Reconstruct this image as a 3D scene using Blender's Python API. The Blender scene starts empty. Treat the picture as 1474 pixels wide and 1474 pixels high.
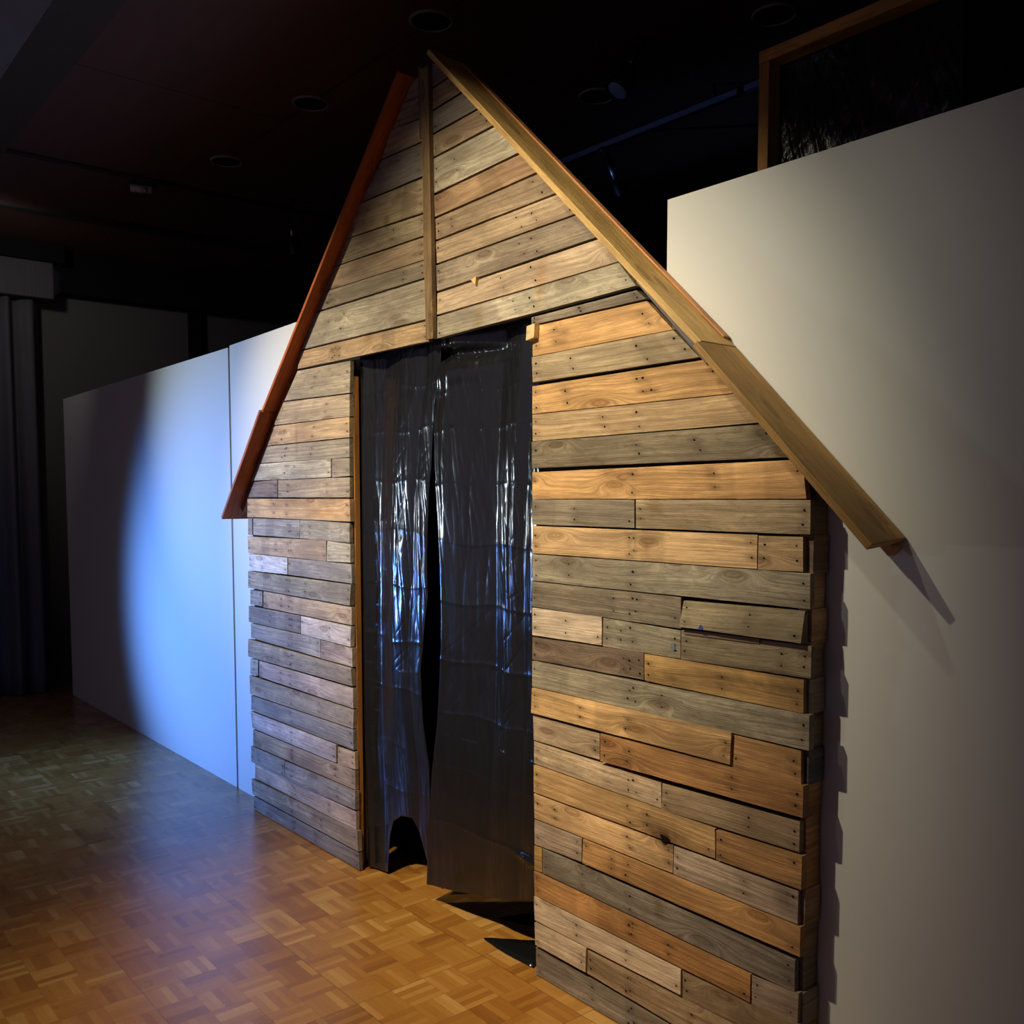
import bpy, bmesh, math, random
from mathutils import Vector, noise, Matrix

S = bpy.context.scene
COL = S.collection
# ---------------------------------------------------------------- camera, world, lights, exposure
cam_d = bpy.data.cameras.new('camera')
cam = bpy.data.objects.new('camera', cam_d)
COL.objects.link(cam)
S.camera = cam
cam_d.sensor_fit = 'HORIZONTAL'
cam_d.sensor_width = 36.0
cam_d.lens = 36.0 * 1369.0 / 1474.0
cam_d.shift_x = 0.0
cam_d.shift_y = 76.0 / 1474.0
cam_d.clip_start = 0.05
cam.location = (0, 0, 1.6)
cam.rotation_euler = (math.radians(90 - 4.0945), 0, math.radians(90 - 39.6388))

w = bpy.data.worlds.new('world')
S.world = w
w.use_nodes = True
w.node_tree.nodes['Background'].inputs[0].default_value = (0.62, 0.54, 0.84, 1)
w.node_tree.nodes['Background'].inputs[1].default_value = 0.19

def spot(name, loc, target, power, color, cone, blend, radius):
    d = bpy.data.lights.new(name, 'SPOT')
    d.energy = power; d.color = color
    d.spot_size = math.radians(cone); d.spot_blend = blend
    d.shadow_soft_size = radius
    o = bpy.data.objects.new(name, d)
    COL.objects.link(o)
    o.location = loc
    o.rotation_euler = (Vector(target) - Vector(loc)).to_track_quat('-Z', 'Y').to_euler()
    return o

WARM = (1.0, 0.89, 0.67)
spot('key_spotlight', (-2.40, -0.05, 3.5), (-2.50, 2.02, 1.64), 405, WARM, 62, 1.0, 0.03)
spot('floor_spotlight', (-2.3, -0.1, 3.55), (-2.60, 1.55, 0.0), 220, (1.0, 0.82, 0.48), 50, 1.0, 0.05)
spot('door_spotlight', (-4.2, 0.1, 3.5), (-3.95, 2.02, 1.78), 340, (1.0, 0.90, 0.68), 49, 1.0, 0.04)
spot('roof_spotlight', (-1.90, 0.75, 3.5), (-1.80, 2.12, 2.40), 60, (1.0, 0.98, 0.76), 60, 1.0, 0.03)
spot('blue_spotlight', (-7.6, -1.2, 0.70), (-5.25, 2.1, 0.92), 1500, (0.12, 0.31, 1.0), 47, 1.0, 0.16)
spot('cool_spotlight', (-6.4, -0.6, 3.1), (-5.2, 2.1, 1.95), 190, (0.78, 0.94, 1.0), 42, 1.0, 0.06)
spot('side_spotlight', (-7.3, -1.0, 1.35), (-3.0, 2.06, 1.55), 150, (0.80, 0.93, 1.0), 24, 1.0, 0.12)
spot('aisle_fill_light', (-6.9, 1.2, 3.45), (-8.5, 2.3, 2.8), 11, (1.0, 0.94, 0.88), 90, 1.0, 0.08)  # added fill for the far-left curtain and grey wall, no real fixture
spot('frame_fill_light', (-0.7, 0.9, 3.5), (-1.35, 2.6, 2.65), 13, (1.0, 0.93, 0.72), 80, 1.0, 0.03)  # added fill to lift the timber frame and upper right wall

S.view_settings.view_transform = 'Standard'
S.view_settings.look = 'None'
S.view_settings.gamma = 1.0
S.view_settings.use_curve_mapping = False
S.view_settings.exposure = 0.0

# ---------------------------------------------------------------- helpers
FY = 2.025      # front plane of the hut
WY = 2.116      # face of the white partitions

def lin(c):
    r = []
    for v in c[:3]:
        v = v / 255.0
        r.append(v / 12.92 if v <= 0.04045 else ((v + 0.055) / 1.055) ** 2.4)
    return tuple(r)

def link_mesh(name, me, parent=None):
    o = bpy.data.objects.new(name, me)
    COL.objects.link(o)
    if parent is not None: o.parent = parent
    return o

def from_bm(name, bm, mats, parent=None, smooth=False):
    me = bpy.data.meshes.new(name)
    bmesh.ops.recalc_face_normals(bm, faces=bm.faces[:])
    bm.to_mesh(me); bm.free()
    for m in (mats if isinstance(mats, (list, tuple)) else [mats]): me.materials.append(m)
    if smooth:
        for p in me.polygons: p.use_smooth = True
    return link_mesh(name, me, parent)

def empty(name, loc):
    o = bpy.data.objects.new(name, None)
    COL.objects.link(o)
    o.location = loc
    o.empty_display_size = 0.1
    return o

def tag(o, label=None, cat=None, group=None, kind=None):
    if label: o['label'] = label
    if cat: o['category'] = cat
    if group: o['group'] = group
    if kind: o['kind'] = kind
    return o

def box(bm, x0, x1, y0, y1, z0, z1, bev=0.0, mi=0):
    r = bmesh.ops.create_cube(bm, size=1.0)
    vs = r['verts']
    for v in vs:
        v.co = Vector((x0 + (v.co.x + .5) * (x1 - x0), y0 + (v.co.y + .5) * (y1 - y0), z0 + (v.co.z + .5) * (z1 - z0)))
    fs = set(f for v in vs for f in v.link_faces)
    for f in fs: f.material_index = mi
    if bev > 0:
        es = list(set(e for v in vs for e in v.link_edges))
        bmesh.ops.bevel(bm, geom=es, offset=bev, segments=2, affect='EDGES', profile=0.6)

def prism(bm, front, back, mi=0):
    """closed solid between two matching loops of points"""
    a = [bm.verts.new(p) for p in front]; b = [bm.verts.new(p) for p in back]
    n = len(a)
    fs = [bm.faces.new(a), bm.faces.new(b[::-1])]
    for i in range(n):
        fs.append(bm.faces.new((a[i], b[i], b[(i + 1) % n], a[(i + 1) % n])))
    for f in fs: f.material_index = mi

def tube(bm, p0, p1, r0, r1=None, seg=20, cap=True, mi=0):
    r1 = r0 if r1 is None else r1
    p0 = Vector(p0); p1 = Vector(p1); d = (p1 - p0).normalized()
    q = d.to_track_quat('Z', 'Y').to_matrix()
    A = []; B = []
    for i in range(seg):
        a = 2 * math.pi * i / seg
        v = q @ Vector((math.cos(a), math.sin(a), 0))
        A.append(bm.verts.new(p0 + v * r0)); B.append(bm.verts.new(p1 + v * r1))
    fs = []
    for i in range(seg):
        fs.append(bm.faces.new((A[i], A[(i + 1) % seg], B[(i + 1) % seg], B[i])))
    if cap:
        fs.append(bm.faces.new(A[::-1])); fs.append(bm.faces.new(B))
    for f in fs: f.material_index = mi

def lathe(bm, centre, axis, prof, seg=32, mi=0):
    """prof: list of (distance along axis, radius)"""
    axis = Vector(axis).normalized(); q = axis.to_track_quat('Z', 'Y').to_matrix(); c = Vector(centre)
    rings = []
    for h, r in prof:
        rings.append([bm.verts.new(c + axis * h + q @ Vector((r * math.cos(2 * math.pi * i / seg), r * math.sin(2 * math.pi * i / seg), 0))) for i in range(seg)])
    for a, b in zip(rings, rings[1:]):
        for i in range(seg):
            f = bm.faces.new((a[i], a[(i + 1) % seg], b[(i + 1) % seg], b[i])); f.material_index = mi
    return rings

# ---------------------------------------------------------------- materials
def new_mat(name):
    m = bpy.data.materials.new(name); m.use_nodes = True
    nt = m.node_tree
    return m, nt, nt.nodes['Principled BSDF']

class N:
    def __init__(s, nt): s.nt = nt
    def add(s, t, **kw):
        n = s.nt.nodes.new(t)
        for k, v in kw.items(): setattr(n, k, v)
        return n
    def link(s, a, b): s.nt.links.new(a, b)
    def math(s, op, a, b=None, c=None, clamp=False):
        n = s.nt.nodes.new('ShaderNodeMath'); n.operation = op; n.use_clamp = clamp
        for i, v in enumerate((a, b, c)):
            if v is None: continue
            if isinstance(v, (int, float)): n.inputs[i].default_value = v
            else: s.nt.links.new(v, n.inputs[i])
        return n.outputs[0]
    def vmul(s, v, vec):
        n = s.nt.nodes.new('ShaderNodeVectorMath'); n.operation = 'MULTIPLY'
        s.nt.links.new(v, n.inputs[0]); n.inputs[1].default_value = vec
        return n.outputs[0]
    def noise(s, v, scale, detail=4, rough=0.55, dist=0.0):
        n = s.nt.nodes.new('ShaderNodeTexNoise'); s.nt.links.new(v, n.inputs['Vector'])
        n.inputs['Scale'].default_value = scale; n.inputs['Detail'].default_value = detail
        n.inputs['Roughness'].default_value = rough; n.inputs['Distortion'].default_value = dist
        return n.outputs[0]
    def ramp(s, fac, stops):
        n = s.nt.nodes.new('ShaderNodeValToRGB'); s.nt.links.new(fac, n.inputs[0])
        e = n.color_ramp.elements
        while len(e) < len(stops): e.new(0.5)
        for i, (p, c) in enumerate(stops):
            e[i].position = p; e[i].color = (c[0], c[1], c[2], 1) if not isinstance(c, (int, float)) else (c, c, c, 1)
        return n.outputs[0]
    def mix(s, fac, a, b, mode='MIX'):
        n = s.nt.nodes.new('ShaderNodeMix'); n.data_type = 'RGBA'; n.blend_type = mode
        if isinstance(fac, (int, float)): n.inputs[0].default_value = fac
        else: s.nt.links.new(fac, n.inputs[0])
        for i, v in ((6, a), (7, b)):
            if isinstance(v, tuple): n.inputs[i].default_value = (v[0], v[1], v[2], 1)
            else: s.nt.links.new(v, n.inputs[i])
        return n.outputs[2]
    def bump(s, h, strength, dist, normal_in):
        n = s.nt.nodes.new('ShaderNodeBump'); n.inputs['Strength'].default_value = strength; n.inputs['Distance'].default_value = dist
        s.nt.links.new(h, n.inputs['Height']); s.nt.links.new(n.outputs[0], normal_in)

def plain(name, srgb, rough=0.6, metal=0.0, spec=0.5):
    m, nt, b = new_mat(name)
    n = N(nt)
    tc = n.add('ShaderNodeTexCoord')
    k = n.noise(tc.outputs['Object'], 9.0, 5)
    c = lin(srgb)
    col = n.mix(k, tuple(v * 0.85 for v in c), tuple(min(1, v * 1.12) for v in c))
    n.link(col, b.inputs['Base Color'])
    b.inputs['Roughness'].default_value = rough; b.inputs['Metallic'].default_value = metal
    b.inputs['Specular IOR Level'].default_value = spec
    return m

def wood_material(name, rough=0.72, grain=1.0):
    """timber driven by a UV map laid along each plank in metres and a colour attribute 'tone'"""
    m, nt, b = new_mat(name)
    n = N(nt)
    uv = n.add('ShaderNodeUVMap'); uv.uv_map = 'grain'
    at = n.add('ShaderNodeAttribute'); at.attribute_name = 'tone'
    saw = n.add('ShaderNodeAttribute'); saw.attribute_name = 'saw'
    U = uv.outputs[0]
    # knots push the grain aside
    vk = n.add('ShaderNodeTexVoronoi'); vk.voronoi_dimensions = '2D'
    n.link(n.vmul(U, (1.0, 3.6, 1)), vk.inputs['Vector']); vk.inputs['Scale'].default_value = 2.6
    vk.inputs['Randomness'].default_value = 1.0
    kd = vk.outputs['Distance']
    sep = n.add('ShaderNodeSeparateColor'); n.link(vk.outputs['Color'], sep.inputs[0])
    has = n.math('GREATER_THAN', sep.outputs[0], 0.45)
    near = n.math('MULTIPLY', n.math('SUBTRACT', 1.0, n.math('MULTIPLY', kd, 2.6), clamp=True), has)
    sxyz = n.add('ShaderNodeSeparateXYZ'); n.link(U, sxyz.inputs[0])
    big = n.noise(n.vmul(U, (1.3, 5.0, 1)), 1.0, 2)
    vv = n.math('ADD', sxyz.outputs[1], n.math('MULTIPLY', n.math('POWER', near, 2.0), 0.07))
    vv = n.math('ADD', vv, n.math('MULTIPLY', big, 0.06))
    cmb = n.add('ShaderNodeCombineXYZ'); n.link(sxyz.outputs[0], cmb.inputs[0]); n.link(vv, cmb.inputs[1])
    W = cmb.outputs[0]
    g1 = n.noise(n.vmul(W, (1.6, 95, 1)), 1.0, 6, 0.6)
    g2 = n.noise(n.vmul(W, (7, 420, 1)), 1.0, 3, 0.6)
    bl = n.noise(n.vmul(U, (3.2, 9, 1)), 1.0, 5, 0.6)
    mot = n.noise(n.vmul(U, (22, 60, 1)), 1.0, 4, 0.7)
    fine = n.noise(n.vmul(U, (160, 300, 1)), 1.0, 2)
    base = at.outputs['Color']
    dark = n.mix(1.0, base, (0.40, 0.36, 0.34), 'MULTIPLY')
    lite = n.mix(1.0, base, (1.38, 1.32, 1.25), 'MULTIPLY')
    c = n.mix(n.ramp(g1, [(0.34, 0), (0.62, 1)]), dark, lite)
    c = n.mix(0.62 * grain, base, c)
    g3 = n.noise(n.vmul(W, (14, 190, 1)), 1.0, 5, 0.7)
    c = n.mix(n.math('MULTIPLY', n.ramp(g3, [(0.42, 0), (0.68, 1)]), 0.42 * grain), c, dark)
    c = n.mix(n.math('MULTIPLY', n.ramp(g3, [(0.30, 1), (0.44, 0)]), 0.25 * grain), c, lite)
    st2 = n.noise(n.vmul(U, (1.1, 14, 1)), 1.0, 4, 0.65, 0.6)
    c = n.mix(n.math('MULTIPLY', n.ramp(st2, [(0.52, 0), (0.72, 1)]), 0.45), c, n.mix(1.0, base, (0.46, 0.42, 0.40), 'MULTIPLY'))
    c = n.mix(n.math('MULTIPLY', n.ramp(g2, [(0.5, 0), (0.7, 1)]), 0.30 * grain), c, dark)
    c = n.mix(n.math('MULTIPLY', n.ramp(bl, [(0.44, 0), (0.68, 1)]), 0.62), c, dark)
    c = n.mix(n.math('MULTIPLY', n.ramp(bl, [(0.26, 1), (0.45, 0)]), 0.35), c, lite)
    c = n.mix(n.math('MULTIPLY', n.ramp(mot, [(0.5, 0), (0.75, 1)]), n.math('MULTIPLY', saw.outputs['Fac'], 0.9)), c, dark)
    # saw marks across the plank
    wv = n.add('ShaderNodeTexWave'); wv.bands_direction = 'X'; n.link(U, wv.inputs['Vector'])
    wv.inputs['Scale'].default_value = 48.0; wv.inputs['Distortion'].default_value = 2.0; wv.inputs['Detail'].default_value = 3
    wv.inputs['Detail Scale'].default_value = 0.6
    wm = n.math('MULTIPLY', n.math('MULTIPLY', wv.outputs['Fac'], n.ramp(bl, [(0.4, 0), (0.6, 1)])), 0.26)
    c = n.mix(wm, c, dark)
    # knots
    ring = n.ramp(kd, [(0.0, 0.5), (0.05, 0.65), (0.075, 1.0), (0.11, 0.35), (0.16, 0.0)])
    c = n.mix(n.math('MULTIPLY', n.math('MULTIPLY', ring, has), 0.62), c, n.mix(1.0, base, (0.30, 0.20, 0.13), 'MULTIPLY'))
    n.link(c, b.inputs['Base Color'])
    b.inputs['Roughness'].default_value = rough
    b.inputs['Specular IOR Level'].default_value = 0.3
    h = n.math('ADD', n.math('MULTIPLY', g1, 0.7), n.math('ADD', n.math('MULTIPLY', g2, 0.25), n.math('MULTIPLY', fine, 0.2)))
    n.bump(n.math('ADD', h, n.math('MULTIPLY', g3, 0.5)), 0.7, 0.005, b.inputs['Normal'])
    return m

M_WOOD = wood_material('weathered_pallet_wood')
M_LUMBER = wood_material('construction_lumber', 0.6, 0.6)

def flat_dark(name, srgb, rough=0.9):
    return plain(name, srgb, rough, 0.0, 0.1)

M_HOLE = flat_dark('nail_hole_dark', (26, 19, 15))
M_NAIL = plain('rusty_nail', (70, 50, 38), 0.5, 0.5)

def plastic_material(name, bump):
    m, nt, b = new_mat(name)
    n = N(nt)
    tc = n.add('ShaderNodeTexCoord')
    a = n.noise(n.vmul(tc.outputs['Object'], (30, 30, 7)), 1.0, 5, 0.62, 0.6)
    f = n.noise(n.vmul(tc.outputs['Object'], (120, 120, 45)), 1.0, 3, 0.6)
    b.inputs['Base Color'].default_value = (0.010, 0.010, 0.011, 1)
    r = n.ramp(a, [(0.3, 0.13), (0.7, 0.24)])
    n.link(r, b.inputs['Roughness'])
    b.inputs['Specular IOR Level'].default_value = 0.75
    n.bump(n.math('ADD', a, n.math('MULTIPLY', f, 0.15)), bump, 0.010, b.inputs['Normal'])
    return m
M_PLASTIC = plastic_material('black_plastic_sheet', 0.08)
M_PLASTIC_CRINKLED = plastic_material('crinkled_black_plastic_sheet', 0.5)

def paint_material(name, srgb, rough=0.55):
    m, nt, b = new_mat(name)
    n = N(nt)
    tc = n.add('ShaderNodeTexCoord')
    k = n.noise(tc.outputs['Object'], 1.5, 4)
    c = lin(srgb)
    n.link(n.mix(k, tuple(v * 0.96 for v in c), tuple(min(1, v * 1.03) for v in c)), b.inputs['Base Color'])
    b.inputs['Roughness'].default_value = rough
    b.inputs['Specular IOR Level'].default_value = 0.35
    n.bump(n.noise(tc.outputs['Object'], 260, 2), 0.08, 0.001, b.inputs['Normal'])
    return m
M_PAINT = paint_material('white_partition_paint', (214, 212, 204))
M_DARKWALL = paint_material('grey_wall_paint', (120, 118, 115), 0.8)
M_BLACKWALL = paint_material('black_wall_paint', (22, 20, 22), 0.9)

def parquet_material():
    m, nt, b = new_mat('oak_mosaic_parquet')
    n = N(nt)
    tc = n.add('ShaderNodeTexCoord')
    s = n.add('ShaderNodeSeparateXYZ'); n.link(tc.outputs['Object'], s.inputs[0])
    T = 0.125
    X = n.math('ADD', n.math('DIVIDE', s.outputs[0], T), 200.37)
    Y = n.math('ADD', n.math('DIVIDE', s.outputs[1], T), 200.21)
    ix = n.math('FLOOR', X); iy = n.math('FLOOR', Y)
    fx = n.math('FRACT', X); fy = n.math('FRACT', Y)
    par = n.math('MODULO', n.math('ADD', ix, iy), 2.0)          # 0 / 1
    ipar = n.math('SUBTRACT', 1.0, par)
    across = n.math('ADD', n.math('MULTIPLY', fx, par), n.math('MULTIPLY', fy, ipar))
    along = n.math('ADD', n.math('MULTIPLY', fy, par), n.math('MULTIPLY', fx, ipar))
    F = n.math('MULTIPLY', across, 5.0)
    fi = n.math('FLOOR', F); ff = n.math('FRACT', F)
    cell = n.add('ShaderNodeCombineXYZ')
    n.link(n.math('ADD', n.math('MULTIPLY', ix, 7.13), fi), cell.inputs[0]); n.link(iy, cell.inputs[1]); n.link(par, cell.inputs[2])
    wn = n.add('ShaderNodeTexWhiteNoise'); wn.noise_dimensions = '3D'; n.link(cell.outputs[0], wn.inputs['Vector'])
    cell2 = n.add('ShaderNodeCombineXYZ'); n.link(ix, cell2.inputs[0]); n.link(iy, cell2.inputs[1])
    wn2 = n.add('ShaderNodeTexWhiteNoise'); wn2.noise_dimensions = '3D'; n.link(cell2.outputs[0], wn2.inputs['Vector'])
    tone = n.math('ADD', n.math('MULTIPLY', wn.outputs['Value'], 0.6), n.math('MULTIPLY', wn2.outputs['Value'], 0.4))
    col = n.ramp(tone, [(0.10, lin((158, 102, 44))), (0.4, lin((182, 124, 54))), (0.7, lin((194, 138, 64))), (0.92, lin((214, 164, 92)))])
    # grain along each finger
    gv = n.add('ShaderNodeCombineXYZ')
    n.link(n.math('ADD', n.math('MULTIPLY', along, 1.2), n.math('MULTIPLY', wn.outputs['Value'], 40.0)), gv.inputs[0])
    n.link(n.math('MULTIPLY', across, 28.0), gv.inputs[1]); n.link(n.math('MULTIPLY', wn2.outputs['Value'], 30.0), gv.inputs[2])
    g = n.noise(gv.outputs[0], 1.6, 5, 0.65)
    col = n.mix(n.math('MULTIPLY', n.ramp(g, [(0.4, 0), (0.7, 1)]), 0.35), col, n.mix(1.0, col, (0.55, 0.45, 0.36), 'MULTIPLY'))
    # joints
    e1 = n.math('MINIMUM', ff, n.math('SUBTRACT', 1.0, ff))
    j1 = n.math('LESS_THAN', e1, 0.018)
    e2 = n.math('MINIMUM', n.math('MINIMUM', fx, n.math('SUBTRACT', 1.0, fx)), n.math('MINIMUM', fy, n.math('SUBTRACT', 1.0, fy)))
    j2 = n.math('LESS_THAN', e2, 0.006)
    X4 = n.math('FRACT', n.math('DIVIDE', n.math('ADD', X, 0.0), 4.0)); Y4 = n.math('FRACT', n.math('DIVIDE', Y, 4.0))
    e3 = n.math('MINIMUM', X4, Y4)
    j3 = n.math('LESS_THAN', e3, 0.0035)
    j = n.math('MAXIMUM', n.math('MULTIPLY', n.math('MAXIMUM', j1, j2), 0.35), n.math('MULTIPLY', j3, 0.7))
    col = n.mix(j, col, lin((60, 36, 18)))
    n.link(col, b.inputs['Base Color'])
    rn = n.noise(tc.outputs['Object'], 3.0, 6, 0.6)
    n.link(n.ramp(rn, [(0.3, 0.22), (0.7, 0.36)]), b.inputs['Roughness'])
    b.inputs['Specular IOR Level'].default_value = 0.5
    b.inputs['Coat Weight'].default_value = 0.45; b.inputs['Coat Roughness'].default_value = 0.30
    n.bump(n.math('SUBTRACT', n.math('MULTIPLY', g, 0.25), n.math('ADD', j, n.math('MULTIPLY', wn2.outputs['Value'], 0.3))), 0.25, 0.0015, b.inputs['Normal'])
    return m
M_FLOOR = parquet_material()

def ceiling_material():
    m, nt, b = new_mat('dark_stained_ceiling_board')
    n = N(nt)
    tc = n.add('ShaderNodeTexCoord')
    br = n.add('ShaderNodeTexBrick'); n.link(tc.outputs['Object'], br.inputs['Vector'])
    br.inputs['Scale'].default_value = 1.0; br.inputs['Brick Width'].default_value = 2.4; br.inputs['Row Height'].default_value = 1.2
    br.inputs['Mortar Size'].default_value = 0.006; br.inputs['Mortar Smooth'].default_value = 0.3
    br.inputs['Color1'].default_value = (*lin((116, 74, 56)), 1); br.inputs['Color2'].default_value = (*lin((106, 70, 60)), 1)
    br.inputs['Mortar'].default_value = (*lin((30, 22, 18)), 1)
    k = n.noise(n.vmul(tc.outputs['Object'], (2, 18, 1)), 1.0, 5)
    n.link(n.mix(n.math('MULTIPLY', k, 0.5), br.outputs[0], lin((40, 27, 24))), b.inputs['Base Color'])
    b.inputs['Roughness'].default_value = 0.6
    return m
M_CEIL = ceiling_material()
M_BLACKMETAL = plain('black_painted_metal', (24, 24, 27), 0.4, 0.3)
M_STEEL = plain('brushed_steel', (150, 150, 152), 0.32, 1.0)
M_RING = plain('grey_enamel_ring', (128, 122, 118), 0.45, 0.0)
M_LENS = plain('frosted_lamp_glass', (150, 170, 190), 0.12, 0.0, 1.0)
M_WHITEPLASTIC = plain('white_plastic', (200, 208, 216), 0.4)
M_DUCT = plain('grey_beam_paint', (92, 92, 98), 0.75)

def fabric(name, srgb):
    m, nt, b = new_mat(name)
    n = N(nt)
    tc = n.add('ShaderNodeTexCoord')
    k = n.noise(n.vmul(tc.outputs['Object'], (40, 40, 3)), 1.0, 4)
    c = lin(srgb)
    n.link(n.mix(k, tuple(v * 0.7 for v in c), tuple(v * 1.25 for v in c)), b.inputs['Base Color'])
    b.inputs['Roughness'].default_value = 0.95
    b.inputs['Specular IOR Level'].default_value = 0.1
    n.bump(n.noise(tc.outputs['Object'], 300, 2), 0.2, 0.002, b.inputs['Normal'])
    return m
M_CURTAIN = fabric('grey_stage_cloth', (104, 104, 106))
M_BLACKCLOTH = fabric('black_stage_cloth', (9, 9, 11))

# ---------------------------------------------------------------- planks
TONES = {
 'g': (172, 162, 146), 'g2': (152, 142, 128), 'g3': (148, 134, 110), 'd': (152, 138, 116), 'd2': (138, 118, 98), 'k': (152, 136, 108), 'k2': (176, 160, 132),
 'a': (186, 164, 128), 'a2': (190, 168, 134), 't': (200, 168, 124), 't2': (178, 154, 122), 't3': (208, 180, 142),
 'y': (222, 174, 114), 'y2': (204, 164, 104), 'u': (230, 190, 138), 'u2': (216, 176, 122), 'o': (202, 156, 102), 'o2': (198, 148, 94), 'o3': (188, 154, 116),
 'm': (180, 168, 142), 'm2': (166, 150, 118), 'm3': (166, 148, 124), 'p': (222, 200, 172), 'p2': (212, 186, 152), 'p3': (198, 176, 154),
 'w': (234, 230, 226), 'w2': (210, 198, 168), 'w3': (226, 210, 194),
}
YELLOW = {'y', 'y2', 'u', 'u2', 'o', 'o2'}

def face(a, b, h): return (a, FY - h, b)

# stains and scorched knots that belong to particular planks: x, z, half-length, half-height, tint
STAINS = [(-1.759, 0.640, 0.075, 0.035, (0.16, 0.12, 0.09)), (-1.445, 1.120, 0.20, 0.018, (0.42, 0.40, 0.36)), (-1.733, 1.090, 0.10, 0.022, (0.40, 0.42, 0.40)),
 (-1.42, 1.150, 0.22, 0.010, (0.5, 0.45, 0.4)), (-1.36, 0.590, 0.030, 0.028, (0.28, 0.28, 0.30)), (-1.503, 1.856, 0.035, 0.009, (0.25, 0.24, 0.22)), (-1.469, 1.758, 0.04, 0.02, (0.30, 0.27, 0.22)),
 (-1.996, 1.672, 0.03, 0.014, (0.5, 0.45, 0.35)), (-1.622, 1.665, 0.02, 0.014, (0.22, 0.2, 0.18)), (-1.842, 1.452, 0.020, 0.014, (0.42, 0.32, 0.22)), (-1.815, 1.575, 0.028, 0.022, (0.62, 0.5, 0.36)),
 (-4.116, 0.856, 0.030, 0.02, (0.35, 0.28, 0.22)), (-4.076, 0.376, 0.05, 0.024, (0.40, 0.26, 0.14)), (-4.229, 1.151, 0.04, 0.02, (0.75, 0.7, 0.66)), (-2.20, 2.08, 0.03, 0.010, (0.4, 0.38, 0.36)), (-2.19, 2.11, 0.025, 0.008, (0.35, 0.33, 0.32)),
 (-1.9, 0.93, 0.5, 0.02, (0.85, 0.8, 0.74)), (-1.60, 1.00, 0.14, 0.02, (0.62, 0.6, 0.58)), (-1.78, 0.42, 0.015, 0.05, (0.55, 0.42, 0.3)), (-2.23, 0.50, 0.006, 0.03, (0.62, 0.45, 0.28)),
 (-2.62, 2.20, 0.015, 0.05, (0.95, 0.72, 0.42)), (-2.30, 2.27, 0.016, 0.09, (0.92, 0.62, 0.32)), (-3.35, 2.23, 0.04, 0.03, (0.62, 0.5, 0.36)), (-3.2, 2.66, 0.02, 0.03, (0.55, 0.42, 0.3)), (-2.50, 2.68, 0.03, 0.02, (0.7, 0.6, 0.5)),
 (-4.15, 2.02, 0.035, 0.022, (0.72, 0.56, 0.34)), (-4.25, 1.60, 0.02, 0.03, (0.6, 0.45, 0.35)), (-3.98, 1.86, 0.012, 0.10, (0.7, 0.55, 0.45)), (-3.72, 1.53, 0.12, 0.02, (0.98, 0.82, 0.6)), (-4.35, 0.18, 0.03, 0.02, (0.5, 0.42, 0.36)), (-3.85, 0.14, 0.03, 0.02, (0.55, 0.42, 0.3))]

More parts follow.
